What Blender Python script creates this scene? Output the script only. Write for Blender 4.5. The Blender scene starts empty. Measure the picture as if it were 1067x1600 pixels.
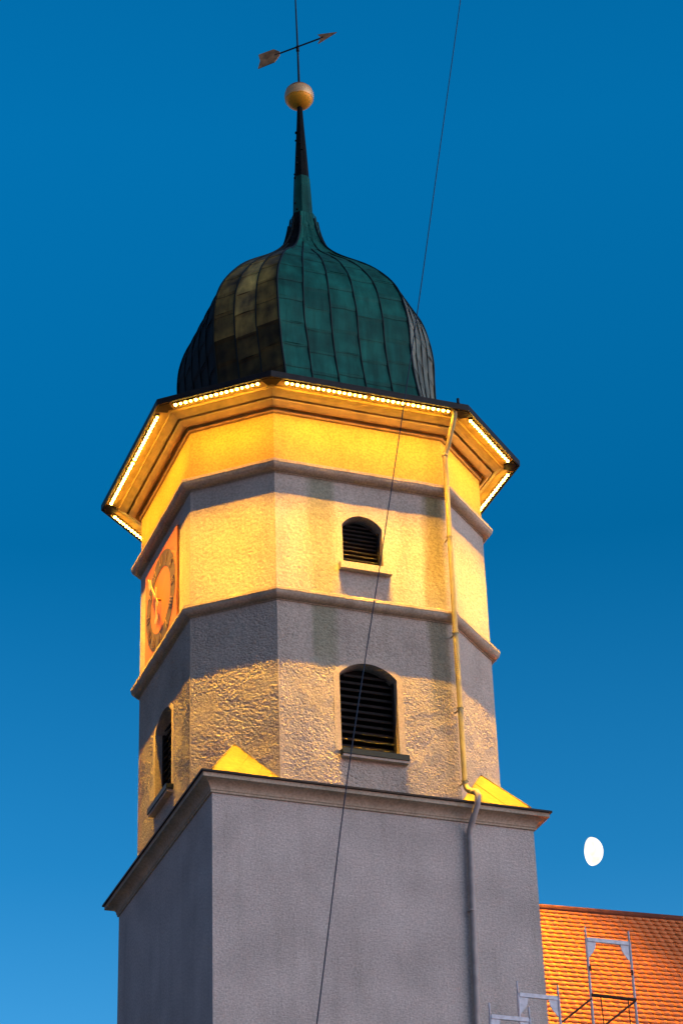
import bpy, math, random
from mathutils import Vector, Matrix, noise
random.seed(7)
sc = bpy.context.scene
K = 21.3                                   # height of the shaft's top edge above the ground

# ------------------------------------------------------------------ camera
cam_d = bpy.data.cameras.new("camera")
cam = bpy.data.objects.new("camera", cam_d)
sc.collection.objects.link(cam)
cam_d.sensor_fit = 'VERTICAL'; cam_d.sensor_height = 24
cam_d.lens = 3722.75 / 1600 * 24
cam_d.shift_x = (533.5 - 514.27) / 1600
cam_d.shift_y = -(800 - 796.6) / 1600
cam_d.clip_start = 0.1; cam_d.clip_end = 6000
fw = Vector((0.302142, 0.803465, 0.512986)); rt = Vector((0.941476, -0.335877, -0.02845)); up = Vector((-0.149442, -0.49156, 0.857925))
M = Matrix((rt, up, -fw)).transposed().to_4x4()
M.translation = Vector((-16.5216, -45.2897, -19.6623 + K))
cam.matrix_world = M
sc.camera = cam

# ------------------------------------------------------------------ sky, dusk glow, exposure
SUN_AZ, SUN_EL = math.radians(132), math.radians(10)
world = bpy.data.worlds.new("World"); sc.world = world; world.use_nodes = True
wn, wl = world.node_tree.nodes, world.node_tree.links
bg = wn['Background']
sky = wn.new('ShaderNodeTexSky'); sky.sky_type = 'NISHITA'; sky.sun_disc = False
sky.sun_elevation = SUN_EL; sky.sun_rotation = SUN_AZ
sky.air_density = 1.0; sky.dust_density = 0.4; sky.ozone_density = 4.0; sky.altitude = 400
tint = wn.new('ShaderNodeMixRGB'); tint.blend_type = 'MULTIPLY'; tint.inputs[0].default_value = 1
geo = wn.new('ShaderNodeTexCoord'); sep = wn.new('ShaderNodeSeparateXYZ'); wl.new(geo.outputs['Generated'], sep.inputs[0])
ramp = wn.new('ShaderNodeValToRGB'); wl.new(sep.outputs['Z'], ramp.inputs[0]); wl.new(ramp.outputs[0], tint.inputs[2])
ramp.color_ramp.elements[0].position = 0.10; ramp.color_ramp.elements[0].color = (2.4, 0.85, 0.85, 1)
ramp.color_ramp.elements[1].position = 1.0; ramp.color_ramp.elements[1].color = (1.2, 0.6, 0.55, 1)
for ps, cc in ((0.24, (2.0, 1.55, 1.60)), (0.31, (0.55, 1.52, 1.68)), (0.38, (0.20, 1.25, 1.48)), (0.50, (0.01, 1.00, 1.24)), (0.64, (0.01, 1.42, 1.72)), (0.72, (0.01, 1.42, 1.72)), (0.84, (1.2, 0.8, 0.8))):
    q = ramp.color_ramp.elements.new(ps); q.color = (*cc, 1)
# the sky away from the afterglow is deeper
west = wn.new('ShaderNodeMapRange'); west.interpolation_type = 'SMOOTHSTEP'; wl.new(sep.outputs['X'], west.inputs[0])
west.inputs[1].default_value = -0.75; west.inputs[2].default_value = 0.05; west.inputs[3].default_value = 0.42; west.inputs[4].default_value = 1.0
scl = wn.new('ShaderNodeVectorMath'); scl.operation = 'SCALE'; wl.new(tint.outputs[0], scl.inputs[0]); wl.new(west.outputs[0], scl.inputs['Scale'])
wl.new(sky.outputs[0], tint.inputs[1]); wl.new(scl.outputs[0], bg.inputs[0])
bg.inputs[1].default_value = 0.15
sl = bpy.data.lights.new("sun", 'SUN'); sl.energy = 1.75; sl.angle = math.radians(70); sl.color = (0.83, 0.90, 0.93)
so = bpy.data.objects.new("sun", sl); sc.collection.objects.link(so)
sd = Vector((math.sin(SUN_AZ) * math.cos(SUN_EL), math.cos(SUN_AZ) * math.cos(SUN_EL), math.sin(SUN_EL)))
so.rotation_euler = sd.to_track_quat('Z', 'Y').to_euler(); so.location = (20, -40, 60)
sc.view_settings.view_transform = 'Standard'; sc.view_settings.look = 'None'
sc.view_settings.gamma = 1; sc.view_settings.use_curve_mapping = False
sc.view_settings.exposure = 0.0

LED, LED_WASH = (1.0, 0.48, 0.02), (1.0, 0.36, 0.02)
BEAM_W, BEAM_SPREAD = 205.0, math.radians(33)
WASH_W, WASH_SPREAD = 44.0, math.radians(120)

# ------------------------------------------------------------------ helpers
class MB:
    def __init__(s): s.v = []; s.f = []; s.m = []
    def add(s, vs, fs, mi=0):
        b = len(s.v); s.v += [tuple(v) for v in vs]
        for f in fs: s.f.append([i + b for i in f]); s.m.append(mi)
    def quad(s, a, b, c, d, mi=0): s.add([a, b, c, d], [(0, 1, 2, 3)], mi)
    def box(s, o, ax, ay, az, mi=0):
        """box centred at o with half-axes ax, ay, az (vectors)"""
        o, ax, ay, az = map(Vector, (o, ax, ay, az))
        vs = [o + i * ax + j * ay + k * az for k in (-1, 1) for j in (-1, 1) for i in (-1, 1)]
        s.add(vs, [(0, 2, 3, 1), (4, 5, 7, 6), (0, 1, 5, 4), (2, 6, 7, 3), (0, 4, 6, 2), (1, 3, 7, 5)], mi)
    def bb(s, x0, x1, y0, y1, z0, z1, mi=0):
        s.box(((x0 + x1) / 2, (y0 + y1) / 2, (z0 + z1) / 2), ((x1 - x0) / 2, 0, 0), (0, (y1 - y0) / 2, 0), (0, 0, (z1 - z0) / 2), mi)
    def tube(s, pts, r, n=12, caps=True, mi=0):
        pts = [Vector(p) for p in pts]; rs = r if isinstance(r, (list, tuple)) else [r] * len(pts)
        rings = []; u = None
        for i, p in enumerate(pts):
            d = ((pts[min(i + 1, len(pts) - 1)] - p).normalized() + (p - pts[max(i - 1, 0)]).normalized()).normalized()
            if u is None: u = d.orthogonal().normalized()
            u = (u - d * u.dot(d)).normalized(); w = d.cross(u)
            rings.append([p + rs[i] * (math.cos(t) * u + math.sin(t) * w) for t in [2 * math.pi * k / n for k in range(n)]])
        b = len(s.v); s.v += [tuple(v) for rg in rings for v in rg]
        for i in range(len(pts) - 1):
            for k in range(n):
                s.f.append([b + i * n + k, b + i * n + (k + 1) % n, b + (i + 1) * n + (k + 1) % n, b + (i + 1) * n + k]); s.m.append(mi)
        if caps:
            s.f.append([b + k for k in range(n)][::-1]); s.m.append(mi)
            s.f.append([b + (len(pts) - 1) * n + k for k in range(n)]); s.m.append(mi)
    def sphere(s, c, r, nu=16, nv=10, sz=1.0, mi=0):
        c = Vector(c); b = len(s.v); s.v.append(tuple(c + Vector((0, 0, -r * sz))))
        for j in range(1, nv):
            t = -math.pi / 2 + math.pi * j / nv
            for i in range(nu):
                a = 2 * math.pi * i / nu
                s.v.append(tuple(c + Vector((r * math.cos(t) * math.cos(a), r * math.cos(t) * math.sin(a), r * sz * math.sin(t)))))
        s.v.append(tuple(c + Vector((0, 0, r * sz)))); T = len(s.v) - 1
        for i in range(nu):
            k = (i + 1) % nu
            s.f.append([b, b + 1 + k, b + 1 + i]); s.m.append(mi)
            for j in range(nv - 2):
                s.f.append([b + 1 + j * nu + i, b + 1 + j * nu + k, b + 1 + (j + 1) * nu + k, b + 1 + (j + 1) * nu + i]); s.m.append(mi)
            s.f.append([b + 1 + (nv - 2) * nu + i, b + 1 + (nv - 2) * nu + k, T]); s.m.append(mi)
    def sweep(s, poly, prof, mi=0, close=False):
        rings = [[Vector((p[0], p[1], z)) for p in offset(poly, d)] for d, z in prof]
        n = len(poly); m = len(prof)
        for i in range(m if close else m - 1):
            A, B = rings[i], rings[(i + 1) % m]
            for k in range(n):
                s.quad(A[k], A[(k + 1) % n], B[(k + 1) % n], B[k], mi)

def offset(poly, d):
    n = len(poly); out = []
    for i in range(n):
        p0, p1, p2 = Vector(poly[i - 1]), Vector(poly[i]), Vector(poly[(i + 1) % n])
        t1, t2 = (p1 - p0).normalized(), (p2 - p1).normalized()
        n1, n2 = Vector((t1.y, -t1.x)), Vector((t2.y, -t2.x))
        b = (n1 + n2).normalized()
        out.append(p1 + b * d / max(0.2, b.dot(n1)))
    return out

def parts_origin(o):
    v = Vector((0, 0, 0))
    while o is not None: v += Vector(o.location); o = o.parent
    return v

def build(name, mb, mats, parent=None, smooth=False, loc=None):
    me = bpy.data.meshes.new(name)
    org = parts_origin(parent)
    if loc is not None: org = Vector(loc)
    sh = Vector((0, 0, K)) - org
    me.from_pydata([tuple(Vector(v) + sh) for v in mb.v], [], mb.f)
    if not isinstance(mats, (list, tuple)): mats = [mats]
    for m in mats: me.materials.append(m)
    me.polygons.foreach_set('material_index', mb.m)
    if smooth: me.polygons.foreach_set('use_smooth', [True] * len(me.polygons))
    me.update()
    o = bpy.data.objects.new(name, me); sc.collection.objects.link(o)
    if parent is not None: o.parent = parent
    if loc is not None: o.location = Vector(loc) - parts_origin(parent)
    return o

def empty(name, loc):
    o = bpy.data.objects.new(name, None); o.location = loc; o.empty_display_size = 0.3
    sc.collection.objects.link(o); return o

def tag(o, label=None, cat=None, group=None, kind=None):
    if label: o['label'] = label
    if cat: o['category'] = cat
    if group: o['group'] = group
    if kind: o['kind'] = kind

# ------------------------------------------------------------------ materials
def mat(name, col, rough=0.8, metal=0.0, var=0.12, vscale=3.0, bump=0.0, bscale=30.0, spec=0.3, col2=None):
    m = bpy.data.materials.new(name); m.use_nodes = True
    N, L = m.node_tree.nodes, m.node_tree.links
    b = N['Principled BSDF']
    b.inputs['Roughness'].default_value = rough; b.inputs['Metallic'].default_value = metal
    b.inputs['Specular IOR Level'].default_value = spec
    tc = N.new('ShaderNodeTexCoord')
    nz = N.new('ShaderNodeTexNoise'); nz.inputs['Scale'].default_value = vscale; nz.inputs['Detail'].default_value = 6
    L.new(tc.outputs['Object'], nz.inputs['Vector'])
    rp = N.new('ShaderNodeValToRGB')
    c2 = col2 or tuple(c * (1 - 2.5 * var) for c in col)
    rp.color_ramp.elements[0].position = 0.3; rp.color_ramp.elements[1].position = 0.7
    rp.color_ramp.elements[0].color = (*c2, 1); rp.color_ramp.elements[1].color = (*[min(1, c * (1 + var)) for c in col], 1)
    L.new(nz.outputs['Fac'], rp.inputs[0]); L.new(rp.outputs[0], b.inputs['Base Color'])
    if bump:
        n2 = N.new('ShaderNodeTexNoise'); n2.inputs['Scale'].default_value = bscale; n2.inputs['Detail'].default_value = 5
        L.new(tc.outputs['Object'], n2.inputs['Vector'])
        bp = N.new('ShaderNodeBump'); bp.inputs['Strength'].default_value = bump; bp.inputs['Distance'].default_value = 0.02
        L.new(n2.outputs['Fac'], bp.inputs['Height']); L.new(bp.outputs[0], b.inputs['Normal'])
    return m

def plaster(name, col, streaks=(), bump=0.5, bscale=30, grime=0.35):
    """render with weathering: broad blotches, faint vertical run-off and, where the tower has them, moss streaks"""
    m = mat(name, col, 0.92, 0, 0.07, 0.9, bump, bscale, 0.15)
    N, L = m.node_tree.nodes, m.node_tree.links
    b = N['Principled BSDF']; tc = [n for n in N if n.type == 'TEX_COORD'][0]
    src = b.inputs['Base Color'].links[0].from_socket
    mp = N.new('ShaderNodeMapping'); mp.inputs['Scale'].default_value = (2.2, 2.2, 0.22)
    L.new(tc.outputs['Object'], mp.inputs['Vector'])
    nz = N.new('ShaderNodeTexNoise'); nz.inputs['Scale'].default_value = 1.6; nz.inputs['Detail'].default_value = 5
    L.new(mp.outputs[0], nz.inputs['Vector'])
    mr = N.new('ShaderNodeMapRange'); mr.inputs[1].default_value = 0.50; mr.inputs[2].default_value = 0.78; mr.inputs[4].default_value = grime
    L.new(nz.outputs['Fac'], mr.inputs[0])
    mx = N.new('ShaderNodeMixRGB'); mx.blend_type = 'MULTIPLY'; mx.inputs[2].default_value = (0.55, 0.55, 0.5, 1)
    L.new(mr.outputs[0], mx.inputs[0]); L.new(src, mx.inputs[1]); cur = mx.outputs[0]
    sp = N.new('ShaderNodeTexNoise'); sp.inputs['Scale'].default_value = 22; sp.inputs['Detail'].default_value = 3
    L.new(tc.outputs['Object'], sp.inputs['Vector'])
    m2 = N.new('ShaderNodeMapRange'); m2.inputs[1].default_value = 0.35; m2.inputs[2].default_value = 0.65; m2.inputs[3].default_value = 0.78; m2.inputs[4].default_value = 1.08
    L.new(sp.outputs['Fac'], m2.inputs[0])
    mm = N.new('ShaderNodeVectorMath'); mm.operation = 'SCALE'; L.new(cur, mm.inputs[0]); L.new(m2.outputs[0], mm.inputs['Scale'])
    cur = mm.outputs[0]
    if streaks:
        sx = N.new('ShaderNodeSeparateXYZ'); L.new(tc.outputs['Object'], sx.inputs[0])
        wob = N.new('ShaderNodeMath'); wob.operation = 'MULTIPLY_ADD'; wob.inputs[1].default_value = 0.35; L.new(nz.outputs['Fac'], wob.inputs[0]); L.new(sx.outputs['X'], wob.inputs[2])
        for (x, w, z0, z1, a, c) in streaks:
            def M_(op, i0, v1, v2=None):
                n = N.new('ShaderNodeMath'); n.operation = op; L.new(i0, n.inputs[0]); n.inputs[1].default_value = v1
                if v2 is not None: n.inputs[2].default_value = v2
                return n.outputs[0]
            d = M_('ABSOLUTE', M_('SUBTRACT', wob.outputs[0], x + 0.17), 0)
            r1 = N.new('ShaderNodeMapRange'); r1.interpolation_type = 'SMOOTHSTEP'; r1.inputs[1].default_value = w; r1.inputs[2].default_value = w * 0.4; r1.inputs[3].default_value = 0; r1.inputs[4].default_value = a
            L.new(d, r1.inputs[0])
            r2 = N.new('ShaderNodeMapRange'); r2.interpolation_type = 'SMOOTHSTEP'; r2.inputs[1].default_value = z0 + K; r2.inputs[2].default_value = z1 + K
            L.new(sx.outputs['Z'], r2.inputs[0])
            q = N.new('ShaderNodeMath'); q.operation = 'MULTIPLY'; L.new(r1.outputs[0], q.inputs[0]); L.new(r2.outputs[0], q.inputs[1])
            k = N.new('ShaderNodeMixRGB'); k.blend_type = 'MULTIPLY'; k.inputs[2].default_value = (*c, 1)
            L.new(q.outputs[0], k.inputs[0]); L.new(cur, k.inputs[1]); cur = k.outputs[0]
    L.new(cur, b.inputs['Base Color'])
    return m

MOSS = (0.42, 0.55, 0.38)
m_rough = plaster("roughcast_plaster", (0.53, 0.475, 0.39), [(-0.95, 0.42, 2.8, 3.7, 0.6, MOSS), (1.68, 0.34, 1.5, 3.6, 0.65, (0.5, 0.52, 0.34)), (1.75, 0.3, 4.9, 6.2, 0.6, (0.75, 0.68, 0.35))], 0.35, 45)
m_shaft = plaster("shaft_plaster", (0.60, 0.555, 0.495), (), 1.0, 34, 0.3)
m_smooth = plaster("smooth_plaster", (0.53, 0.465, 0.37), (), 0.12, 30, 0.12)
m_trim = plaster("moulding_plaster", (0.52, 0.44, 0.32), (), 0.2, 20, 0.5)
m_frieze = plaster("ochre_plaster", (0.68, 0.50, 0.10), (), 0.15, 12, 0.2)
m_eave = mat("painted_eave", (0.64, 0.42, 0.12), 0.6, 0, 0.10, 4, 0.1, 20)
m_flash = mat("dark_sheet_metal", (0.020, 0.016, 0.014), 0.55, 0.2, 0.2, 6)
m_cornroof = mat("weathered_roof_sheet", (0.17, 0.105, 0.016), 0.6, 0.0, 0.14, 2.6, 0.5, 9)
m_pipe = mat("painted_pipe", (0.44, 0.39, 0.17), 0.5, 0, 0.08, 5)
m_pipelow = mat("grey_painted_pipe", (0.40, 0.37, 0.34), 0.6, 0, 0.08, 5)
m_louvre = mat("dark_louvre_wood", (0.022, 0.018, 0.016), 0.7, 0, 0.2, 8)
m_black = mat("belfry_darkness", (0.004, 0.004, 0.004), 0.95, 0, 0.1, 3)
m_sillmetal = mat("green_black_sill_metal", (0.012, 0.022, 0.022), 0.45, 0.2, 0.1, 5)
m_clock = mat("orange_clock_plate", (0.50, 0.155, 0.05), 0.6, 0, 0.06, 2, 0.05)
m_ring = mat("grey_dial_ring", (0.11, 0.075, 0.045), 0.6, 0, 0.15, 5)
m_gilt = mat("gilding", (0.80, 0.42, 0.12), 0.4, 0.3, 0.08, 6)
m_num = mat("dull_gilt", (0.30, 0.19, 0.09), 0.5, 0.1, 0.08, 6)
m_steel = mat("galvanised_steel", (0.60, 0.62, 0.66), 0.5, 0.2, 0.10, 12)
m_rust = mat("rusty_brown_steel", (0.06, 0.035, 0.025), 0.7, 0.2, 0.2, 12)
m_iron = mat("dark_iron", (0.03, 0.032, 0.04), 0.5, 0.4, 0.2, 6)
m_vane = mat("worn_gilt_sheet", (0.66, 0.35, 0.15), 0.6, 0.3, 0.2, 6)
m_cable = mat("black_cable", (0.025, 0.03, 0.045), 0.6, 0, 0.1, 5)
m_housing = mat("lamp_housing", (0.25, 0.18, 0.12), 0.5, 0.2, 0.05, 5)

def copper(name, base, alt, rough, metal, contrast=(0.35, 0.65)):
    """weathered sheet copper: each sheet of the cladding toned by age or, on one face, painted gleam (cells follow the sheet courses), blotched patina"""
    m = mat(name, base, rough, metal, 0.1, 2.0, 0.25, 3.5, 0.15, alt)
    N, L = m.node_tree.nodes, m.node_tree.links
    b = N['Principled BSDF']; tc = [n for n in N if n.type == 'TEX_COORD'][0]
    src = b.inputs['Base Color'].links[0].from_socket
    at = N.new('ShaderNodeAttribute'); at.attribute_name = 'sheet'
    mr = N.new('ShaderNodeMapRange'); mr.clamp = False; mr.inputs[3].default_value = 0.82; mr.inputs[4].default_value = 1.15
    L.new(at.outputs['Fac'], mr.inputs[0])
    mp = N.new('ShaderNodeMapping'); mp.inputs['Scale'].default_value = (5, 5, 0.7); L.new(tc.outputs['Object'], mp.inputs['Vector'])
    sn = N.new('ShaderNodeTexNoise'); sn.inputs['Scale'].default_value = 1.0; sn.inputs['Detail'].default_value = 7; sn.inputs['Roughness'].default_value = 0.65; L.new(mp.outputs[0], sn.inputs['Vector'])
    sr = N.new('ShaderNodeMapRange'); sr.inputs[1].default_value = 0.35; sr.inputs[2].default_value = 0.68; sr.inputs[3].default_value = 0.6; sr.inputs[4].default_value = 1.15; L.new(sn.outputs['Fac'], sr.inputs[0])
    ss = N.new('ShaderNodeVectorMath'); ss.operation = 'SCALE'; L.new(src, ss.inputs[0]); L.new(sr.outputs[0], ss.inputs['Scale']); src = ss.outputs[0]
    mm = N.new('ShaderNodeVectorMath'); mm.operation = 'SCALE'; L.new(src, mm.inputs[0]); L.new(mr.outputs[0], mm.inputs['Scale'])
    L.new(mm.outputs[0], b.inputs['Base Color'])
    return m
m_cop_green = copper("green_patina_copper", (0.009, 0.14, 0.108), (0.006, 0.085, 0.070), 0.6, 0.0)
m_cop_brown = copper("brown_copper_gleam", (0.50, 0.34, 0.085), (0.06, 0.045, 0.026), 0.45, 0.1)  # aged brown copper; its golden base colour also carries a painted gleam
m_cop_grey = copper("pale_patina_copper", (0.26, 0.27, 0.19), (0.12, 0.15, 0.11), 0.5, 0.2)
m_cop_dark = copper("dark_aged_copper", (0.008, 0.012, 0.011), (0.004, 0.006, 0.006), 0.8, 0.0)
m_seam = mat("seam_copper", (0.004, 0.012, 0.013), 0.6, 0.2, 0.1, 5)

def emis(name, col, s):
    m = bpy.data.materials.new(name); m.use_nodes = True
    b = m.node_tree.nodes['Principled BSDF']
    b.inputs['Base Color'].default_value = (0.1, 0.1, 0.1, 1)
    b.inputs['Emission Color'].default_value = (*col, 1); b.inputs['Emission Strength'].default_value = s
    return m
m_led = emis("lit_diode", (1.0, 0.55, 0.07), 60.0)
m_moon = emis("sunlit_moon", (1.0, 0.93, 0.80), 1.25)
_N, _L = m_moon.node_tree.nodes, m_moon.node_tree.links; _t = _N.new('ShaderNodeTexCoord'); _z = _N.new('ShaderNodeTexNoise'); _z.inputs['Scale'].default_value = 0.09; _z.inputs['Detail'].default_value = 4
_L.new(_t.outputs['Object'], _z.inputs['Vector']); _r = _N.new('ShaderNodeMapRange'); _r.inputs[1].default_value = 0.35; _r.inputs[2].default_value = 0.6; _r.inputs[3].default_value = 1.0; _r.inputs[4].default_value = 1.6
_L.new(_z.outputs['Fac'], _r.inputs[0]); _L.new(_r.outputs[0], _N['Principled BSDF'].inputs['Emission Strength'])

# ------------------------------------------------------------------ ground
g = MB(); S = 2500
g.quad((-S, -S, -K), (S, -S, -K), (S, S, -K), (-S, S, -K))
m_ground = mat("cobbled_square", (0.22, 0.20, 0.18), 0.9, 0, 0.15, 0.8, 0.4, 6)
go = build("ground", g, m_ground); tag(go, "grey paved church square round the foot of the tower", "ground", kind="structure")

# ------------------------------------------------------------------ tower
PF, PL, W = 3.35, 3.51, 2.0
OCT = [(-W, -PF), (W, -PF), (PL, -W), (PL, W), (W, PF), (-W, PF), (-PL, W), (-PL, -W)]
A = 3.5
SQ = [(-A, -A), (A, -A), (A, A), (-A, A)]
tower = empty("church_tower", (0, 0, 0))
tag(tower, "pale plastered church tower with octagonal belfry, green onion dome and lit eave", "church tower")

# shaft: finely roughcast walls
def rough_wall(mb, Aq, Bq, z0, z1, step, amp, kind, inside=None, soft=None, du0=0.0):
    a, b = Vector((*Aq, 0)), Vector((*Bq, 0)); L_ = (b - a).length; t = (b - a) / L_; n = Vector((t.y, -t.x, 0))
    nu, nv = max(1, round(L_ / step)), max(1, round((z1 - z0) / step)); idx = {}
    for j in range(nv + 1):
        for i in range(nu + 1):
            u = L_ * i / nu; z = z0 + (z1 - z0) * j / nv
            p = a + t * u + Vector((0, 0, z)); uc = u - L_ / 2
            h = 0.0
            if 0 < i < nu and 0 < j < nv:
                if kind == 'coarse':       # dragged, torn throw-coat
                    uu = p.x * t.x + p.y * t.y
                    q = Vector((uu * 0.8 + 40 * n.x, n.y * 9, z * 1.15 + uu * 0.5))
                    a1, a2, a3 = noise.noise(q * 12), noise.noise(q * 25 + Vector((9, 1, 4))), noise.noise(p * 43)
                    h = a1 * 0.5 + a2 * 0.75 + a3 * 0.65 - 1.2 * max(0.0, a2 + a1 * .5 - 0.22)
                    h *= 0.95 + 0.9 * noise.noise(p * 1.9 + Vector((3, 7, 1)))
                    h += 0.5 * noise.noise(p * 3.3)
                else:
                    h = noise.noise(p * 14) * 0.35 + noise.noise(p * 26 + Vector((5, 2, 8))) * 0.5; h -= 0.9 * max(0.0, noise.noise(p * 19 + Vector((1, 2, 3))) - 0.25)
                h *= amp
                edge = min(u, L_ - u, z - z0 + 0.02, z1 - z + 0.02); h *= min(1, edge / 0.045)
            if soft and soft(uc, z): h = -0.012
            idx[i, j] = len(mb.v); mb.v.append(tuple(p + n * h))
    for j in range(nv):
        for i in range(nu):
            uc = L_ * (i + .5) / nu - L_ / 2; z = z0 + (z1 - z0) * (j + .5) / nv
            if inside and inside(uc, z): continue
            mb.f.append([idx[i, j], idx[i + 1, j], idx[i + 1, j + 1], idx[i, j + 1]]); mb.m.append(0)

sh = MB()
rough_wall(sh, SQ[0], SQ[1], -6.5, 0.0, 0.035, 0.006, 'fine')
rough_wall(sh, SQ[3], SQ[0], -6.5, 0.0, 0.05, 0.006, 'fine')
rough_wall(sh, SQ[1], SQ[2], -6.5, 0.0, 0.1, 0.006, 'fine')
rough_wall(sh, SQ[2], SQ[3], -6.5, 0.0, 0.2, 0.0, 'fine')
for k in range(4):
    a, b = SQ[k], SQ[(k + 1) % 4]
    sh.quad((*a, -K), (*b, -K), (*b, -6.5), (*a, -6.5))
build("shaft_wall", sh, m_shaft, tower)

# shaft cornice
co = MB()
prof = [(0.0, -0.03), (0.035, -0.03), (0.035, 0.015), (0.05, 0.02)]
for i in range(9):                                    # cove
    t = i / 8 * math.pi / 2
    prof.append((0.05 + 0.20 * (1 - math.cos(t)), 0.03 + 0.165 * math.sin(t)))
prof += [(0.27, 0.195), (0.27, 0.30), (0.0, 0.31)]
co.sweep(SQ, prof)
cor = build("shaft_cornice", co, m_trim, tower)
tag(cor, "grey coved stone cornice round the top of the square shaft")
fl = MB()
RIM = offset(SQ, 0.31)
fl.sweep(SQ, [(0.275, 0.285), (0.315, 0.285), (0.315, 0.325), (0.275, 0.33)])
# flat lead sheet sloping up from the rim to the octagon wall
rim = [Vector((*p, 0.328)) for p in offset(SQ, 0.30)]
oc = [Vector((*p, 0.50)) for p in OCT]
FT = 3.50
ft = [Vector((sx * FT, sy * (FT - .03), 0.47)) for sx, sy in ((-1, -1), (1, -1), (1, 1), (-1, 1))]
pairs = [(0, 1), (2, 3), (4, 5), (6, 7)]
for k in range(4):
    a, b = pairs[k]; c0, c1 = k, (k + 1) % 4
    fl.quad(rim[c0], rim[c1], ft[c1], ft[c0]); fl.quad(ft[c0], ft[c1], oc[b], oc[a])
build("cornice_flashing", fl, m_flash, tower)
# four corner pyramids (broaches)
corner_oct = [(7, 0), (1, 2), (3, 4), (5, 6)]
for k in range(4):
    i, j = corner_oct[k]
    mb = MB(); ia, ib = Vector((*OCT[i], 0.505)), Vector((*OCT[j], 0.505))
    mid = (Vector((*OCT[i], 0)) + Vector((*OCT[j], 0))) / 2; ap = Vector((mid.x, mid.y, 1.50))
    f = ft[k] + Vector((0, 0, 0.02))
    ia.z = ib.z = 0.53
    mb.add([ap, ia, f, ib], [(0, 1, 2), (0, 2, 3)])
    mb.tube([ap + Vector((0, 0, .005)), f + Vector((0, 0, .01))], 0.012, 6)
    for q_ in (0.36, 0.68):
        for o_ in (ia, ib): mb.tube([f.lerp(o_, q_), ap.lerp(o_, q_ * .9)], 0.009, 5)
    mb.tube([ap, ib], 0.008, 5); mb.tube([ap, ia], 0.008, 5)
    build("corner_roof", mb, m_cornroof, tower)

# belfry walls (octagon)
def arch(hw, zs, h):
    R = (hw * hw + h * h) / (2 * h)
    return lambda u: zs + (math.sqrt(max(0, R * R - u * u)) - (R - h))
WIN_UP = dict(hw=0.465, zb=5.80, zs=6.80, h=0.27, sw=0.13)
WIN_LO = dict(hw=0.645, zb=1.34, zs=3.13, h=0.30, sw=0.14)
def inside_fn(w, grow=0.0):
    f = arch(w['hw'] + grow, w['zs'], w['h'] + grow * 0.9)
    return lambda u, z: abs(u) < w['hw'] + grow and w['zb'] - (0.0 if grow <= 0 else 0.02) < z < f(u)
FINE, COARSE = 0.030, 0.030
low = MB(); upw = MB()
for k in range(8):
    a, b = OCT[k], OCT[(k + 1) % 8]
    vis = k in (0, 1, 6, 7)
    st = 0.026 if k in (0, 7, 6) else (0.032 if vis else 0.3)
    wl_ = WIN_LO if k in (0, 2, 6) else None
    wu_ = WIN_UP if k == 0 else None
    if k == 2: st = 0.1
    rough_wall(low, a, b, 0.42, 4.68, st * .70, 0.0122, 'coarse', inside_fn(wl_, 0.05) if wl_ else None, inside_fn(wl_, wl_['sw'] - .02) if wl_ else None)
    rough_wall(upw, a, b, 4.98, 7.88, st * .8, 0.008, 'fine', inside_fn(wu_, 0.04) if wu_ else None, inside_fn(wu_, wu_['sw'] - .02) if wu_ else None)
lo_o = build("belfry_wall", low, m_rough, tower)
up_o = build("belfry_wall", upw, m_rough, tower, smooth=True)
tag(lo_o, "coarse roughcast lower stage of the octagonal belfry"); tag(up_o, "warm lit roughcast upper stage of the octagonal belfry")
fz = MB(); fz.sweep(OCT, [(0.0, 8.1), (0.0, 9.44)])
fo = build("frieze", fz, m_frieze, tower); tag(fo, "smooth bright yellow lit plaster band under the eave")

# string courses
for z0, mm_ in ((4.68, 0.19), (7.86, 0.22)):
    s_ = MB(); pr = [(0.0, z0), (0.02, z0)]
    for i in range(7):
        t = i / 6 * math.pi / 2
        pr.append((0.02 + (mm_ - 0.03) * math.sin(t), z0 + 0.02 + 0.13 * (1 - math.cos(t))))
    pr += [(mm_, z0 + 0.17), (mm_, z0 + 0.235), (mm_ - .02, z0 + 0.25), (0.0, z0 + 0.33)]
    # break the long edges with tiny irregularities
    n = len(OCT)
    rings = [[Vector((*p, z)) for p in offset(OCT, d)] for d, z in pr]
    for e in range(n):
        L_ = (rings[0][(e + 1) % n] - rings[0][e]).length; ns = max(2, int(L_ / 0.12)); grid = []
        t_ = (rings[0][(e + 1) % n] - rings[0][e]).normalized(); nn = Vector((t_.y, -t_.x, 0))
        for r_ in rings:
            row = []
            for i in range(ns + 1):
                p = r_[e].lerp(r_[(e + 1) % n], i / ns)
                if 0 < i < ns: p = p + nn * 0.008 * noise.noise(p * 3.1) + Vector((0, 0, 0.010 * noise.noise(p * 2.3 + Vector((4, 4, 4)))))
                row.append(p)
            grid.append(row)
        for j in range(len(grid) - 1):
            for i in range(ns):
                s_.quad(grid[j][i], grid[j][i + 1], grid[j + 1][i + 1], grid[j + 1][i])
    build("string_course", s_, m_trim, tower)

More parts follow.
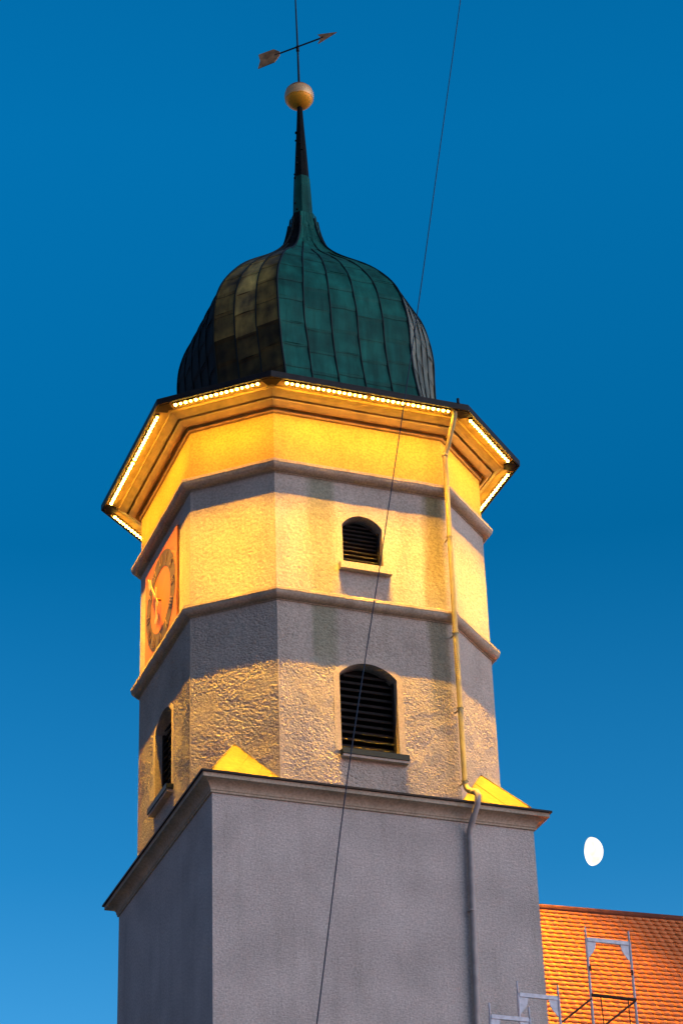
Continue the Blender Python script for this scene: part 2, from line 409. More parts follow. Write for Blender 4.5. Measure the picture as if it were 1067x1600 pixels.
# louvred bell windows
def window(parent, edge, w, upper):
    a, b = Vector((*OCT[edge], 0)), Vector((*OCT[(edge + 1) % 8], 0)); t = (b - a).normalized(); n = Vector((t.y, -t.x, 0)); c = (a + b) / 2
    P = lambda u, d, z: c + t * u + n * d + Vector((0, 0, z))
    f = arch(w['hw'], w['zs'], w['h']); g_ = arch(w['hw'] + w['sw'], w['zs'], w['h'] + w['sw'] * 0.9)
    NS = 18
    inn = [(-w['hw'], w['zb'])] + [(-w['hw'] + 2 * w['hw'] * i / NS, f(-w['hw'] + 2 * w['hw'] * i / NS)) for i in range(NS + 1)] + [(w['hw'], w['zb'])]
    H = w['hw'] + w['sw']
    out = [(-H, w['zb'])] + [(-H + 2 * H * i / NS, g_(-H + 2 * H * i / NS)) for i in range(NS + 1)] + [(H, w['zb'])]
    fr = MB()
    root = MB()                                       # the surround: smooth plaster band and the reveal behind it
    d0, dep = 0.006, 0.34
    for i in range(len(inn) - 1):
        p, q, P2, Q2 = inn[i], inn[i + 1], out[i], out[i + 1]
        root.quad(P(*[p[0], d0, p[1]]), P(q[0], d0, q[1]), P(Q2[0], d0, Q2[1]), P(P2[0], d0, P2[1]))
        root.quad(P(P2[0], d0, P2[1]), P(Q2[0], d0, Q2[1]), P(Q2[0], -.05, Q2[1]), P(P2[0], -.05, P2[1]))
        root.quad(P(p[0], d0, p[1]), P(p[0], -dep, p[1]), P(q[0], -dep, q[1]), P(q[0], d0, q[1]))
    win = build("louvred_window", root, m_smooth, parent)
    fr.quad(P(-w['hw'], -dep, w['zb']), P(w['hw'], -dep, w['zb']), P(w['hw'], -dep, w['zs'] + w['h']), P(-w['hw'], -dep, w['zs'] + w['h']))
    build("dark_interior", fr, m_black, win)
    sl_ = MB(); z = w['zb'] + 0.06; pitch = 0.165 if not upper else 0.105
    while z < w['zs'] + w['h'] - 0.06:
        hw = w['hw'] - 0.02
        if z > w['zs']:
            R = (w['hw'] ** 2 + w['h'] ** 2) / (2 * w['h']); yy = z + 0.05 - w['zs'] + (R - w['h']); hw = min(hw, math.sqrt(max(0.0, R * R - yy * yy)) - 0.02)
        if hw > 0.08:
            k = pitch * 0.62
            sl_.box(P(0, -0.22, z), t * hw, (n * -0.7 + Vector((0, 0, 0.7))) * k * 0.7, (n * 0.7 + Vector((0, 0, 0.7))) * 0.010)
        z += pitch
    build("louvre_slats", sl_, m_louvre, win)
    for s in (-1, 1):
        jm = MB(); jm.box(P(s * (w['hw'] - 0.025), -0.22, (w['zb'] + w['zs']) / 2), t * 0.022, n * 0.06, Vector((0, 0, (w['zs'] - w['zb']) / 2)))
        build("frame", jm, m_louvre, win)
    si = MB(); e = 0.15 if not upper else 0.12
    if upper:
        si.box(P(0.02, 0.02, w['zb'] - 0.085), t * (w['hw'] + 0.13), n * 0.13, Vector((0, 0, 0.082)))
        build("sill", si, m_smooth, win)
    else:
        si.box(P(0.06, 0.01, w['zb'] - 0.155), t * (w['hw'] + 0.08), n * 0.13, Vector((0, 0, 0.028)))
        so_ = build("sill", si, m_smooth, win)
        s2 = MB(); s2.box(P(0.06, 0.02, w['zb'] - 0.062), t * (w['hw'] + 0.09), n * 0.145, Vector((0, 0, 0.062)))
        build("sill", s2, m_sillmetal, win)['label'] = "dark green metal capping of the window sill"
    return win
window(tower, 0, WIN_UP, True)['label'] = "small arched bell window with dark louvres above the lower moulding"
window(tower, 0, WIN_LO, False)['label'] = "large arched bell window with dark louvres on the front"
window(tower, 6, WIN_LO, False)['label'] = "large arched bell window on the left face, seen edge on"
window(tower, 2, WIN_LO, False)

# clock on the left face
def clock():
    X = -PL; cy, cz = 0.10, 6.24
    Pn = lambda y, z, d: (X - d, y, z)
    pm = MB(); pm.bb(X - 0.06, X - 0.012, cy - 1.27, cy + 1.27, 5.02, cz + 1.25)
    ck = build("clock", pm, m_clock, tower); tag(ck, "square orange clock plate with round dial under the upper moulding")
    rg = MB(); n = 72
    for i in range(n):
        a0, a1 = 2 * math.pi * i / n, 2 * math.pi * (i + 1) / n
        q = [Pn(cy - r * math.sin(a), cz + r * math.cos(a), 0.066) for r, a in ((0.78, a0), (1.17, a0), (1.17, a1), (0.78, a1))]
        rg.quad(*q)
    build("dial_ring", rg, m_ring, ck)
    def stroke(nm, y0, z0, y1, z1, w):
        a, b = Vector((0, y0, z0)), Vector((0, y1, z1)); d = (b - a); t = d.normalized(); s = t.cross(Vector((1, 0, 0)))
        nm.box((X - 0.072, (y0 + y1) / 2, (z0 + z1) / 2), (0.004, 0, 0), t * d.length / 2, s * w)
    ROM = ["XII", "I", "II", "III", "IIII", "V", "VI", "VII", "VIII", "IX", "X", "XI"]
    for h, s in enumerate(ROM):
        nm = MB()
        a = math.radians(30 * h); rad = Vector((-math.sin(a), math.cos(a))); tan = Vector((-math.cos(a), -math.sin(a)))
        wd = {'I': 0.07, 'V': 0.15, 'X': 0.15}; tot = sum(wd[c] for c in s); x = -tot / 2
        def pt(xx, r): v = rad * r + tan * xx; return cy + v.x, cz + v.y
        for c in s:
            xc = x + wd[c] / 2; x += wd[c]
            if c == 'I': stroke(nm, *pt(xc, 0.86), *pt(xc, 1.10), 0.014)
            elif c == 'V': stroke(nm, *pt(xc, 0.86), *pt(xc - 0.05, 1.10), 0.014); stroke(nm, *pt(xc, 0.86), *pt(xc + 0.05, 1.10), 0.009)
            else: stroke(nm, *pt(xc - 0.05, 0.86), *pt(xc + 0.05, 1.10), 0.014); stroke(nm, *pt(xc + 0.05, 0.86), *pt(xc - 0.05, 1.10), 0.009)
        build("numeral", nm, m_num, ck)
    def hand(dy, dz, ln, wd):
        h = MB(); d = Vector((0, dy, dz)).normalized(); s = d.cross(Vector((1, 0, 0))); o = Vector((X - 0.17, cy, cz))
        def plate(pts):
            n_ = len(pts); vs = [o + d * r + s * w_ + Vector((e, 0, 0)) for e in (-0.008, 0.008) for r, w_ in pts]
            h.add(vs, [tuple(range(n_))[::-1], tuple(range(n_, 2 * n_))] + [(i, (i + 1) % n_, n_ + (i + 1) % n_, n_ + i) for i in range(n_)])
        plate([(-0.28, -0.045), (-0.32, 0), (-0.28, 0.045), (0.0, 0.03), (ln * .6, wd * .4), (ln * .66, wd * 1.5), (ln * .78, wd * 1.3), (ln * .84, wd * .4), (ln, 0),
               (ln * .84, -wd * .4), (ln * .78, -wd * 1.3), (ln * .66, -wd * 1.5), (ln * .6, -wd * .4), (0.0, -0.03)])
        h.tube([o + Vector((0.012, 0, 0)), o + Vector((0.11, 0, 0))], 0.03, 10)
        build("clock_hand", h, m_gilt, ck)
    hand(0.73, 0.93, 1.10, 0.075); hand(-0.06, -0.6, 0.76, 0.09)
clock()

# eave: stepped wooden/plaster cornice
ev = MB()
pr = [(0.0, 9.42), (0.04, 9.425), (0.062, 9.445), (0.062, 9.475), (0.066, 9.60), (0.150, 9.60), (0.156, 9.485), (0.17, 9.49), (0.20, 9.505), (0.26, 9.555), (0.290, 9.585), (0.292, 9.61), (0.296, 9.70), (0.340, 9.70),
      (0.345, 9.625), (0.36, 9.635), (0.42, 9.68), (0.49, 9.715), (0.52, 9.72), (0.524, 9.775), (0.86, 9.78), (0.86, 9.80)]
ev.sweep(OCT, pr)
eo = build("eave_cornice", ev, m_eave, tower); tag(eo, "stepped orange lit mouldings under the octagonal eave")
er = MB()
er.sweep(OCT, [(0.862, 9.755), (0.90, 9.75), (0.905, 9.775), (0.905, 9.90), (0.88, 9.92), (-0.5, 10.12)])
build("eave_edge", er, m_flash, tower)

# onion dome
prof_d = [(9.95, 2.95), (10.25, 2.89), (10.6, 2.83), (11.0, 2.78), (11.4, 2.75), (11.8, 2.74), (12.3, 2.76), (12.8, 2.78), (13.2, 2.76), (13.6, 2.70), (14.0, 2.60), (14.4, 2.43),
          (14.8, 2.17), (15.1, 1.95), (15.4, 1.68), (15.7, 1.36), (16.0, 1.04), (16.3, 0.78), (16.6, 0.58), (17.0, 0.42), (17.4, 0.33), (17.8, 0.285)]
def lerp_tab(tab, x):
    if x <= tab[0][0]: return tab[0][1]
    for (a, b), (c, d) in zip(tab, tab[1:]):
        if x <= c:
            return b + (d - b) * (x - a) / (c - a)
    return tab[-1][1]
def smooth_r(z): return sum(lerp_tab(prof_d, z + o) * w_ for o, w_ in ((-0.2, .25), (0, .5), (0.2, .25)))
OX = [(9.95, 0.21), (11, 0.14), (12.5, 0.0), (13.6, -0.03), (15.2, 0.0), (17, 0.05), (18, 0.06)]
RTY = [(9.95, 0.47), (12, 0.49), (13.5, 0.54), (15, 0.585)]
RT = 0.585
def dome_ring(z, ex=0.0):
    r = smooth_r(z) + ex; w_ = r * RT; y_ = r * lerp_tab(RTY, z); ox = lerp_tab(OX, z)
    return [Vector((x + ox, y, z)) for x, y in ((-w_, -r), (w_, -r), (r, -y_), (r, y_), (w_, r), (-w_, r), (-r, y_), (-r, -y_))]
dm = MB(); sheets = []
zs = [9.95 + i * 0.1 for i in range(79)]; zs[-1] = 17.8
rings = [dome_ring(z) for z in zs]
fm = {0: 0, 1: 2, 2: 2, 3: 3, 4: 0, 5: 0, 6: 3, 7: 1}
nseam = {0: 5, 1: 4, 2: 5, 3: 4, 4: 5, 5: 4, 6: 5, 7: 3}
rr = random.Random(3); sheetval = {}
for e in range(8):
    ns = nseam[e]; sub = 4
    for j in range(len(zs) - 1):
        A0, A1, B0, B1 = rings[j][e], rings[j][(e + 1) % 8], rings[j + 1][e], rings[j + 1][(e + 1) % 8]
        t_ = (A1 - A0).normalized(); nn = Vector((t_.y, -t_.x, 0))
        for i in range(ns * sub):
            c_ = i // sub; row = int((zs[j] - 9.95 + (0.13 * (c_ % 2))) / 0.62)
            key = (e, c_, row)
            if key not in sheetval:
                sheetval[key] = rr.random()
                if e == 7: sheetval[key] = {4: 0.9, 5: 2.2, 6: 3.4, 7: 3.0}.get(row, 0.0) * (1.3 if c_ == 1 else 0.4) + 0.9 * rr.random() - (2.1 if row < 4 else 1.3)  # brighter upper sheets paint a golden reflection into this face
            def pt(a, b, z, ii):
                p = a.lerp(b, ii / (ns * sub)); s = math.sin(math.pi * (ii % sub) / sub)
                fr_ = ((z - 9.95 + 0.13 * (c_ % 2)) / 0.62) % 1.0          # every sheet laps over the one below
                d = 0.022 * s * noise.noise(p * 1.7 + Vector((c_, row, e))) + 0.022 * (1 - fr_)
                return p + nn * d
            i0, i1 = i, i + 1
            v = [pt(A0, A1, zs[j], i0), pt(A0, A1, zs[j], i1), pt(B0, B1, zs[j + 1], i1), pt(B0, B1, zs[j + 1], i0)]
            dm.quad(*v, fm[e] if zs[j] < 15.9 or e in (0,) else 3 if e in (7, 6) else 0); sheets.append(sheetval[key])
nsheet = len(sheets)
# cross joints between the sheets of one bay
for e in (0, 1, 6, 7):
    ns = nseam[e]
    for c_ in range(ns):
        for row in range(1, 11):
            z = 9.95 + row * 0.62 - 0.13 * (c_ % 2)
            if smooth_r(z) < 0.8: continue
            a_, b_ = dome_ring(z, 0.014)[e], dome_ring(z, 0.014)[(e + 1) % 8]
            js = rr.uniform(-0.03, 0.03)
            a2, b2 = dome_ring(z + js, 0.014)[e], dome_ring(z + js, 0.014)[(e + 1) % 8]
            dm.tube([a_.lerp(b_, c_ / ns), a2.lerp(b2, (c_ + .5) / ns), a_.lerp(b_, (c_ + 1) / ns)], 0.0035, 4, True, 4)
# standing seams and hip rolls
for e in range(8):
    ns = nseam[e]
    for i in range(0, ns):
        pts = []
        for z in [9.97 + 0.15 * k for k in range(0, 53)]:
            if z > 17.7: break
            rg_ = dome_ring(z, 0.018)
            p = rg_[e].lerp(rg_[(e + 1) % 8], i / ns)
            if i > 0 and smooth_r(z) < (0.55 if i % 2 else 0.9): break
            t_ = (rg_[(e + 1) % 8] - rg_[e]).normalized()
            p = p + t_ * 0.025 * noise.noise(Vector((e * 3.1 + i, z * 0.9, 2)))
            pts.append(p)
        if len(pts) > 2: dm.tube(pts, 0.018 if i else 0.026, 5, True, 4)
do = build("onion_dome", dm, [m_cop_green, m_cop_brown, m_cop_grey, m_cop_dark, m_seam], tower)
tag(do, "octagonal onion dome clad in seamed green and brown copper sheets")
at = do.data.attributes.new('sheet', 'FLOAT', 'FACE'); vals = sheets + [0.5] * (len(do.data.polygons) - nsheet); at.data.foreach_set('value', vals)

sp = MB()
SX = 0.06
def oct_cone(mb, tab, mi_at, n=8, x=SX):
    for (z0, r0), (z1, r1) in zip(tab, tab[1:]):
        ring = lambda z, r: [Vector((x + r * math.cos(math.radians(22.5 + 45 * k)) + 0.0, r * math.sin(math.radians(22.5 + 45 * k)), z)) for k in range(n)]
        a, b = ring(z0, r0), ring(z1, r1)
        for k in range(n): mb.quad(a[k], a[(k + 1) % n], b[(k + 1) % n], b[k], mi_at(z0))
oct_cone(sp, [(17.7, 0.29), (17.72, 0.265), (17.8, 0.255), (18.4, 0.235), (19.08, 0.205), (19.1, 0.19), (20.0, 0.145), (20.8, 0.10), (21.44, 0.07), (21.5, 0.06)], lambda z: 0 if z < 19.05 else 1)
for k in range(14):
    z = 17.75 + 0.22 * k; a = random.uniform(2.2, 4.6); r = 0.26 - 0.05 * (z - 17.8)
    sp.box((SX + r * math.cos(a), r * math.sin(a), z), (0.02, 0, 0), (0, 0.02, 0), (0, 0, 0.015 + 0.02 * random.random()), 1)
build("spire", sp, [m_cop_green, m_cop_dark], tower)

m_ball = bpy.data.materials.new("gilded_ball"); m_ball.use_nodes = True
N, L = m_ball.node_tree.nodes, m_ball.node_tree.links; b = N['Principled BSDF']
b.inputs['Roughness'].default_value = 0.4; b.inputs['Metallic'].default_value = 0.2
tc = N.new('ShaderNodeTexCoord'); nz = N.new('ShaderNodeTexNoise'); nz.inputs['Scale'].default_value = 5; nz.inputs['Detail'].default_value = 6
sx = N.new('ShaderNodeSeparateXYZ'); L.new(tc.outputs['Object'], sx.inputs[0]); L.new(tc.outputs['Object'], nz.inputs['Vector'])
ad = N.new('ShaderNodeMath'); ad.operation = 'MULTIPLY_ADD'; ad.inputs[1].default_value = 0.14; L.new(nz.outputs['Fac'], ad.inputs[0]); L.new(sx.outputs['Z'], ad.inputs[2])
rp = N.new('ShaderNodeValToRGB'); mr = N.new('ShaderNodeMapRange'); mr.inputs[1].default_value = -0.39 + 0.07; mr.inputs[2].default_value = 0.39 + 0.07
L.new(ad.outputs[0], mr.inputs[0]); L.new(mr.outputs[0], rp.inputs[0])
cr = rp.color_ramp; cr.elements[0].color = (1.0, 0.45, 0.02, 1); cr.elements[1].color = (0.18, 0.10, 0.05, 1)  # bright orange lower cap: reflected glow from below painted into the gilding
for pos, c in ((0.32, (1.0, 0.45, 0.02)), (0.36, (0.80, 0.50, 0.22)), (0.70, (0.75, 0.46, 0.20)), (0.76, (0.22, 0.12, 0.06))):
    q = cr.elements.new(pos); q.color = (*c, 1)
L.new(rp.outputs[0], b.inputs['Base Color'])
bl = MB(); bl.sphere((0, 0, 0), 0.385, 40, 24)
for z in (-0.13, 0.17):
    r_ = math.sqrt(0.385 ** 2 - z * z); bl.tube([(r_ * math.cos(t), r_ * math.sin(t), z) for t in [2 * math.pi * k / 40 for k in range(41)]], 0.007, 5, False)
bl.v = [(x + 0.05, y, z + 21.85) for x, y, z in bl.v]
bo = build("finial_ball", bl, m_ball, tower, True, loc=(0.05, 0, 21.85 + K)); tag(bo, "gilded ball on the tip of the spire")

# weather vane: rod and arrow
rodm = MB(); rodm.tube([(0.06, 0, 22.2), (0.05, 0, 23.5), (0.02, 0, 25.6)], [0.034, 0.026, 0.018], 8)
rodm.tube([(0.05, 0, 23.42), (0.05, 0, 23.6)], 0.045, 8)
vane = build("weather_vane", rodm, m_iron, tower); tag(vane, "iron rod with a worn arrow vane above the gilded ball")
T0, T1 = Vector((-0.76, 0.75, 23.5)), Vector((0.80, -0.88, 23.52)); dv = (T1 - T0).normalized()
am = MB(); am.tube([T0 + dv * 0.45, T1 - dv * 0.35], 0.022, 8); build("arrow_shaft", am, m_iron, vane)
def plate(name, pts, mat_, th=0.012):
    mb = MB(); s = dv.cross(Vector((0, 0, 1))).normalized(); n_ = len(pts)
    vs = [T0 + dv * u + Vector((0, 0, w_)) + s * e for e in (-th, th) for u, w_ in pts]
    mb.add(vs, [tuple(range(n_)), tuple(range(n_, 2 * n_))[::-1]] + [(i, n_ + i, n_ + (i + 1) % n_, (i + 1) % n_) for i in range(n_)])
    build(name, mb, mat_, vane)
ln = (T1 - T0).length
plate("arrow_tail", [(-0.06, -0.26), (0.44, -0.24), (0.60, -0.06), (0.60, 0.06), (0.42, 0.22), (-0.04, 0.22), (0.01, -0.02)], m_vane)
plate("arrow_head", [(ln - 0.52, -0.16), (ln + 0.04, 0.0), (ln - 0.52, 0.16), (ln - 0.42, 0.0)], m_vane)

# added dark plates imitating the unlit shade at the eight soffit corners between strips
io, oo_ = offset(OCT, 0.585), offset(OCT, 0.845)
for k in range(8):
    cp = MB(); a_, c_, b_ = io[k - 1], io[k], io[(k + 1) % 8]; A_, C_, B_ = oo_[k - 1], oo_[k], oo_[(k + 1) % 8]
    def at_(p, q, l): return p + (q - p).normalized() * l
    def v_(p, z): return Vector((p.x, p.y, z))
    for (p, q, P_, Q_, l0, l1) in ((c_, a_, C_, A_, 0.10, 0.19), (c_, b_, C_, B_, 0.10, 0.19)):
        pts = [c_, at_(c_, q, l0), at_(C_, Q_, l1 + .06), C_]
        vs = [v_(p_, 9.748) for p_ in pts] + [v_(p_, 9.772) for p_ in pts]
        cp.add(vs, [(0, 1, 2, 3), (4, 5, 6, 7), (0, 1, 5, 4), (1, 2, 6, 5), (2, 3, 7, 6)])
    build("corner_shade", cp, m_flash, tower)

# LED light strips under the eave
_d = MB(); _d.sphere((0, 0, 0), 0.036, 12, 8, 0.8)
DIODE = bpy.data.meshes.new('diode'); DIODE.from_pydata(_d.v, [], _d.f); DIODE.materials.append(m_led); DIODE.polygons.foreach_set('use_smooth', [True] * len(DIODE.polygons))
def led_strips():
    ring_ = offset(OCT, 0.765)
    for e in range(8):
        a, b = Vector((*ring_[e], 0)), Vector((*ring_[(e + 1) % 8], 0)); Ln = (b - a).length; t = (b - a) / Ln; n = Vector((t.y, -t.x, 0))
        if e % 2 == 0: segs = [(0.30, Ln / 2 - 0.03), (Ln / 2 + 0.03, Ln - 0.33)]
        else: segs = [(0.27, Ln - 0.27)]
        for (s0, s1) in segs:
            c = a + t * (s0 + s1) / 2; zt = 9.77; L_ = s1 - s0
            hb = MB(); hb.box(c + Vector((0, 0, zt - 0.018)), t * (L_ / 2), n * 0.035, Vector((0, 0, 0.016)))
            org = c + Vector((0, 0, zt + K))
            hs = build("light_strip", hb, m_housing, tower, loc=org)
            nd = max(4, int(L_ / 0.118))
            for i in range(nd):
                u = (i + 0.5) / nd - 0.5
                dd_ = bpy.data.objects.new("diode", DIODE); sc.collection.objects.link(dd_); dd_.parent = hs
                dd_.location = t * (u * L_) + Vector((0, 0, -0.045)); dd_.scale = (1, 1, 1) if i % 2 == 0 else (0.82, 0.82, 0.82)
            east = 2.6 if e in (2, 3) else 1.0
            for nm_, pw, spd, tilt in (("strip_beam", BEAM_W * (2.6 if e in (2, 3) else 0.92), math.radians(44) if e in (2, 3) else BEAM_SPREAD, 0.06 if e not in (2, 3) else -0.05), ("strip_wash", WASH_W, WASH_SPREAD, 0.35)):
                ld = bpy.data.lights.new(nm_, 'AREA'); ld.shape = 'RECTANGLE'; ld.size = L_; ld.size_y = 0.03
                ld.energy = pw * L_ / 1.7; ld.color = LED if nm_ == 'strip_beam' else LED_WASH; ld.spread = spd
                lo = bpy.data.objects.new(nm_, ld); sc.collection.objects.link(lo)
                dr = (Vector((0, 0, -1)) - n * tilt).normalized(); Z = -dr; X_ = t; Y_ = Z.cross(X_).normalized(); X_ = Y_.cross(Z)
                lo.parent = hs
                mw = Matrix((X_, Y_, Z)).transposed().to_4x4(); mw.translation = Vector((0, 0, -0.080 if nm_ == "strip_beam" else -0.086))
                lo.matrix_local = mw
led_strips()

# downpipe
dpm = MB(); R_ = 0.060
path = [(2.06, -4.12, 9.80), (2.06, -4.10, 9.66), (2.02, -3.70, 9.05), (1.98, -3.63, 8.90), (1.97, -3.62, 8.80), (1.96, -3.61, 4.0), (1.965, -3.61, 0.80), (1.98, -3.64, 0.68), (2.00, -3.72, 0.60), (2.06, -3.88, 0.50)]
dpm.tube(path, R_, 14)
for z in (8.86,): dpm.tube([(1.972, -3.62, z - .04), (1.972, -3.62, z + 0.04)], R_ + 0.012, 14)
dp = build("downpipe", dpm, m_pipe, tower, True); tag(dp, "yellow lit downpipe on the belfry corner")
for z in (6.75, 4.35, 2.55, 0.86):
    bk = MB(); bk.tube([(1.963, -3.61, z - .018), (1.963, -3.61, z + 0.018)], R_ + 0.013, 14); bk.box((1.963, -3.46, z), (0.012, 0, 0), (0, 0.13, 0), (0, 0, 0.012))
    build("pipe_bracket", bk, m_pipe, dp)
lp = MB()
lp.tube([(2.03, -3.80, 0.56), (2.08, -3.90, 0.50), (2.09, -3.95, 0.40), (2.07, -3.93, 0.22), (2.02, -3.72, -0.10), (2.005, -3.61, -0.25), (2.0, -3.60, -0.4), (1.90, -3.60, -4.4), (1.87, -3.60, -8.0), (1.85, -3.6, -K + .05)], R_ + 0.006, 14)
l2 = build("downpipe", lp, m_pipelow, tower, True); tag(l2, "grey lower downpipe running over the cornice and down the shaft")
for z in (-2.0, -5.0):
    bk = MB(); bk.tube([(1.96 + z * .012, -3.60, z - .02), (1.96 + z * .012, -3.60, z + 0.02)], R_ + 0.02, 14); bk.box((1.96, -3.53, z), (0.012, 0, 0), (0, 0.06, 0), (0, 0, 0.012))
    build("pipe_bracket", bk, m_pipelow, l2)
# small alarm-box knob on the eave edge and hooks at the moulding ends
hk = MB(); hk.tube([(2.1, -4.25, 9.9), (2.1, -4.25, 10.02)], 0.035, 8); build("lightning_clamp", hk, m_iron, tower)

# ------------------------------------------------------------------ nave
YA = math.atan2(-0.197, 3.614)
rx = Vector((math.cos(YA), math.sin(YA), 0)); ry = Vector((-math.sin(YA), math.cos(YA), 0))
R0 = Vector((6.183, 2.082, 0.65))                     # a point on the ridge
nave = empty("church_nave", (7, 2, 0)); tag(nave, "long church nave with orange clay tile roof beside the tower", "church")
pitch = math.radians(50); SL = 8.2
dn = (-ry * math.cos(pitch) + Vector((0, 0, -math.sin(pitch)))); nrm = (-ry * math.sin(pitch) + Vector((0, 0, math.cos(pitch))))
TW, TH = 0.212, 0.195
U0, U1 = -2.6, 15.0
rf = MB(); rnd = random.Random(5)
nx = int((U1 - U0) / TW); ny = int(SL / TH); sb = 6; tvals = []
for j in range(ny):
    for i in range(nx):
        tv = rnd.random(); dz = rnd.uniform(-0.004, 0.004); tl = rnd.uniform(-0.006, 0.006)
        vs = []
        for r_, (s, lift) in enumerate(((j * TH - 0.05, 0.0), ((j + 1) * TH, 0.040), ((j + 1) * TH, 0.024), ((j + 1) * TH - 0.12, 0.010))):
            for k in range(sb + 1):
                f_ = k / sb; u = U0 + (i + 0.01 + 0.98 * f_ + 0.04 * (j % 3)) * TW
                sag = 0.058 * math.sin(math.pi * f_) ** 0.8 if r_ else 0.0     # rounded lower edge of each tile
                vs.append(R0 + rx * (u) + dn * (s + sag + (dz if r_ else 0)) + nrm * (lift + 0.006 * math.sin(math.pi * f_) + tl * (f_ - .5) * (1 if r_ == 1 else 0)))
        n1 = sb + 1
        for r_ in range(3):
            for k in range(sb):
                tvals.append(tv)
        rf.add(vs, [(r_ * n1 + k, (r_ + 1) * n1 + k, (r_ + 1) * n1 + k + 1, r_ * n1 + k + 1) for r_ in range(3) for k in range(sb)])
m_tile = mat("orange_clay_tile", (0.60, 0.19, 0.055), 0.75, 0, 0.05, 1.2, 0.1, 30)
N, L = m_tile.node_tree.nodes, m_tile.node_tree.links; b = N['Principled BSDF']; src = b.inputs['Base Color'].links[0].from_socket
at_ = N.new('ShaderNodeAttribute'); at_.attribute_name = 'tile'; mr = N.new('ShaderNodeMapRange'); mr.inputs[3].default_value = 0.92; mr.inputs[4].default_value = 1.08
L.new(at_.outputs['Fac'], mr.inputs[0]); mm = N.new('ShaderNodeVectorMath'); mm.operation = 'SCALE'; L.new(src, mm.inputs[0]); L.new(mr.outputs[0], mm.inputs['Scale']); L.new(mm.outputs[0], b.inputs['Base Color'])
ro = build("roof", rf, m_tile, nave, True); tag(ro, "orange clay tile roof with wavy courses")
a_ = ro.data.attributes.new('tile', 'FLOAT', 'FACE'); a_.data.foreach_set('value', tvals)
ub = MB(); ub.quad(R0 + rx * U0 - nrm * .02, R0 + rx * U1 - nrm * .02, R0 + rx * U1 + dn * SL - nrm * .02, R0 + rx * U0 + dn * SL - nrm * .02)
build("roof_boarding", ub, m_rust, nave)
rb = MB(); rdg = R0 + nrm * 0.0
rb.tube([R0 + rx * u + Vector((0, 0, 0.0)) for u in (U0, U1)], 0.10, 10); build("ridge", rb, mat("ridge_tile", (0.16, 0.05, 0.025), 0.8, 0, 0.15, 6), ro)
E0 = R0 + dn * SL
bk = MB(); depth = 2 * SL * math.cos(pitch)
B0 = R0 + ry * SL * math.cos(pitch) + Vector((0, 0, -SL * math.sin(pitch)))
bk.quad(R0 + rx * U1, R0 + rx * U0, B0 + rx * U0, B0 + rx * U1)
build("roof", bk, m_tile, nave)['label'] = "far slope of the nave roof"
nw = MB()
F0 = E0 + ry * 0.35; ez = E0.z + 0.1
w0, w1 = F0 + rx * (U0 + .2), F0 + rx * (U1 - .2); w2, w3 = w1 + ry * (depth - .7), w0 + ry * (depth - .7)
cs = [w0, w1, w2, w3]
for k in range(4):
    p, q = cs[k], cs[(k + 1) % 4]; nw.quad((p.x, p.y, -K), (q.x, q.y, -K), (q.x, q.y, ez), (p.x, p.y, ez))
for u in (U0 + .2, U1 - .2):
    p, q = F0 + rx * u, F0 + rx * u + ry * (depth - .7); t_ = R0 + rx * u
    nw.add([(p.x, p.y, ez), (q.x, q.y, ez), (t_.x, t_.y, R0.z - .12)], [(0, 1, 2)])
build("wall", nw, m_shaft, nave)

# ------------------------------------------------------------------ scaffold frames
def scaffold(x0, x1, y, zt, zb, label, deck=None, braces=()):
    base = empty("scaffold_frame", ((x0 + x1) / 2, y, 0)); tag(base, label, "scaffold frame", "scaffold frames beside the tower")
    r = 0.024
    for x in (x0, x1):
        p = MB(); p.tube([(x, y, -K + 0.02), (x, y, zt + 0.02)], r, 10); p.tube([(x, y, zt), (x, y, zt + 0.24)], 0.017, 8)
        z = zt - 2.0
        while z > -K + 1: p.tube([(x, y, z - .05), (x, y, z + .07)], 0.031, 10); z -= 2.0
        fp = MB(); fp.bb(x - .08, x + .08, y - .08, y + .08, -K, -K + .02)
        po = build("post", p, m_steel, base, True); build("base_plate", fp, m_steel, po)
        w = MB(); w.box((x + (0.02 if x == x0 else -0.02), y - 0.028, zt - 0.55), (0.02, 0, 0), (0, 0.01, 0), (0, 0, 0.045)); build("wedge_lock", w, m_rust, po)
    z = zt; lvl = 0
    while z > -K + 1:
        c = MB(); c.box(((x0 + x1) / 2, y, z), ((x1 - x0) / 2 - r, 0, 0), (0, 0.022, 0), (0, 0, 0.036)); build("crossbar", c, m_steel, base)
        for s, x in ((1, x0), (-1, x1)):
            gs = MB(); pts = [(x + s * r, z - .036), (x + s * 0.19, z - .036), (x + s * 0.165, z - 0.15), (x + s * 0.11, z - 0.24), (x + s * r, z - 0.34)]
            n_ = len(pts); gs.add([(a, y + e, b) for e in (-.006, .006) for a, b in pts], [tuple(range(n_)), tuple(range(n_, 2 * n_))[::-1]] + [(i, (i + 1) % n_, n_ + (i + 1) % n_, n_ + i) for i in range(n_)])
            build("gusset_plate", gs, m_steel, base)
        z -= 2.0; lvl += 1
    for (a, b, rad, nm) in braces:
        c = MB(); c.tube([a, b], rad, 8); build(nm, c, m_rust, base)
    return base
YF = -9.0
scaffold(1.727, 2.583, YF, -4.60, -K, "tall galvanised scaffold frame standing against the orange tile roof", braces=[
    ((1.727, YF - .04, -5.64), (2.583, YF - .04, -5.655), 0.032, "guard_rail"),
    ((1.70, YF - .06, -5.72), (0.90, YF - .06, -6.35), 0.018, "brace"), ((2.55, YF - .06, -5.69), (1.70, YF - .06, -6.35), 0.018, "brace"),
    ((1.90, YF - .03, -5.66), (1.94, YF - .03, -6.9), 0.010, "hanger_rod"), ((2.43, YF - .03, -5.67), (2.44, YF - .03, -6.9), 0.010, "hanger_rod")])
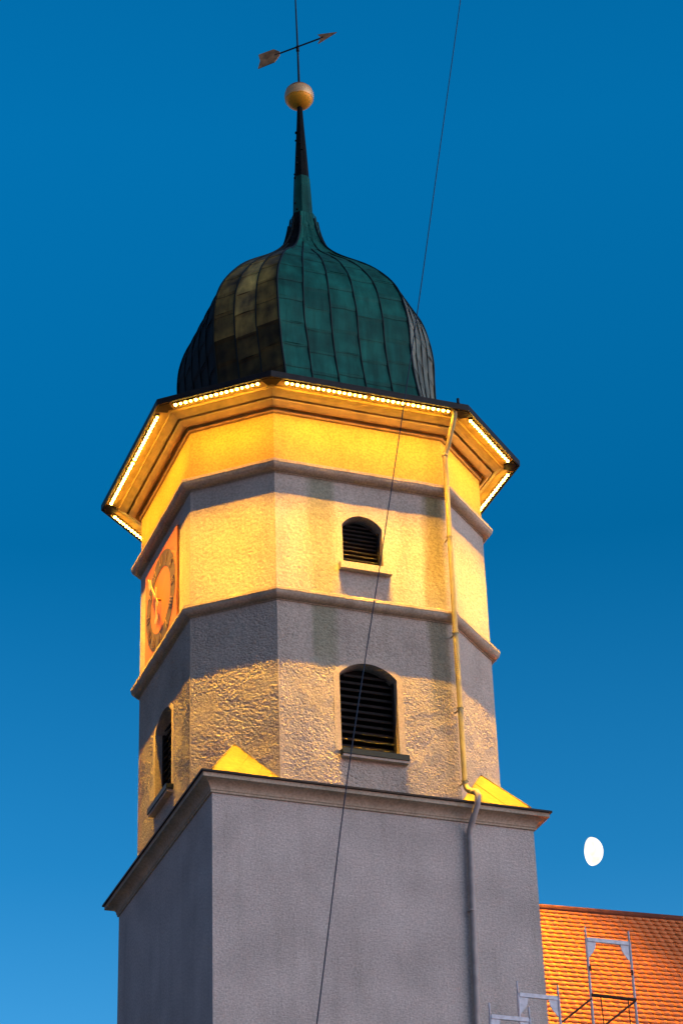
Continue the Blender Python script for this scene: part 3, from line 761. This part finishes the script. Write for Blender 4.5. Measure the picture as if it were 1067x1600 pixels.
scaffold(0.135, 0.898, -9.4, -5.905, -K, "middle scaffold frame overlapping the right edge of the tower shaft")
scaffold(-0.595, 0.134, -9.8, -6.49, -K, "lowest scaffold frame in front of the tower shaft at the picture's bottom edge")

# ------------------------------------------------------------------ cable
cpts = [(-8.348, -28.031, -2.018), (-9.017, -28.701, -4.804), (-9.736, -29.625, -7.432), (-10.663, -30.868, -10.623), (-11.334, -31.706, -12.985), (-12.012, -32.819, -15.174)]
cpts = [Vector(p) for p in cpts]
top = cpts[0] + (cpts[0] - cpts[1]) * 2.2
dd = cpts[5] - cpts[4]; low_ = cpts[5] + dd * ((-K + .05 - cpts[5].z) / dd.z)
seq = [top] + cpts + [low_]; fine = []
for i in range(1, len(seq) - 2):
    p0, p1, p2, p3 = seq[i - 1:i + 3]
    for k in range(8):
        t = k / 8; fine.append(0.5 * ((2 * p1) + (p2 - p0) * t + (2 * p0 - 5 * p1 + 4 * p2 - p3) * t * t + (3 * p1 - p0 - 3 * p2 + p3) * t ** 3))
cb = MB(); cb.tube([top] + fine + [cpts[5], low_], 0.0042, 6)
co_ = build("cable", cb, m_cable, None, True, loc=(low_.x, low_.y, 0)); tag(co_, "thin dark cable stretched diagonally across the tower and the sky", "cable")

# ------------------------------------------------------------------ moon
mc = Vector((823.9, 1601.8, 741.644)); C0 = Vector((-16.52, -45.29, -19.66))
dirm = (mc - C0).normalized(); D = (mc - C0).length
Rm = D * 21.5 / 3722.75
mx_ = dirm.cross(Vector((0, 0, 1))).normalized(); my_ = mx_.cross(dirm).normalized()
ang = math.radians(-2); ex_ = mx_ * math.cos(ang) + my_ * math.sin(ang); ey_ = -mx_ * math.sin(ang) + my_ * math.cos(ang)
mo = MB(); mo.sphere((0, 0, 0), 1.0, 48, 24)
mo.v = [tuple(mc + (ex_ * (x * (1.0 if x > 0 else 0.62)) * 0.84 + ey_ * z * 1.02 + dirm * y) * Rm) for x, y, z in mo.v]
moo = build("moon", mo, m_moon, None, True, loc=(mc.x, mc.y, mc.z + K)); tag(moo, "bright gibbous moon low in the blue sky right of the tower", "moon")
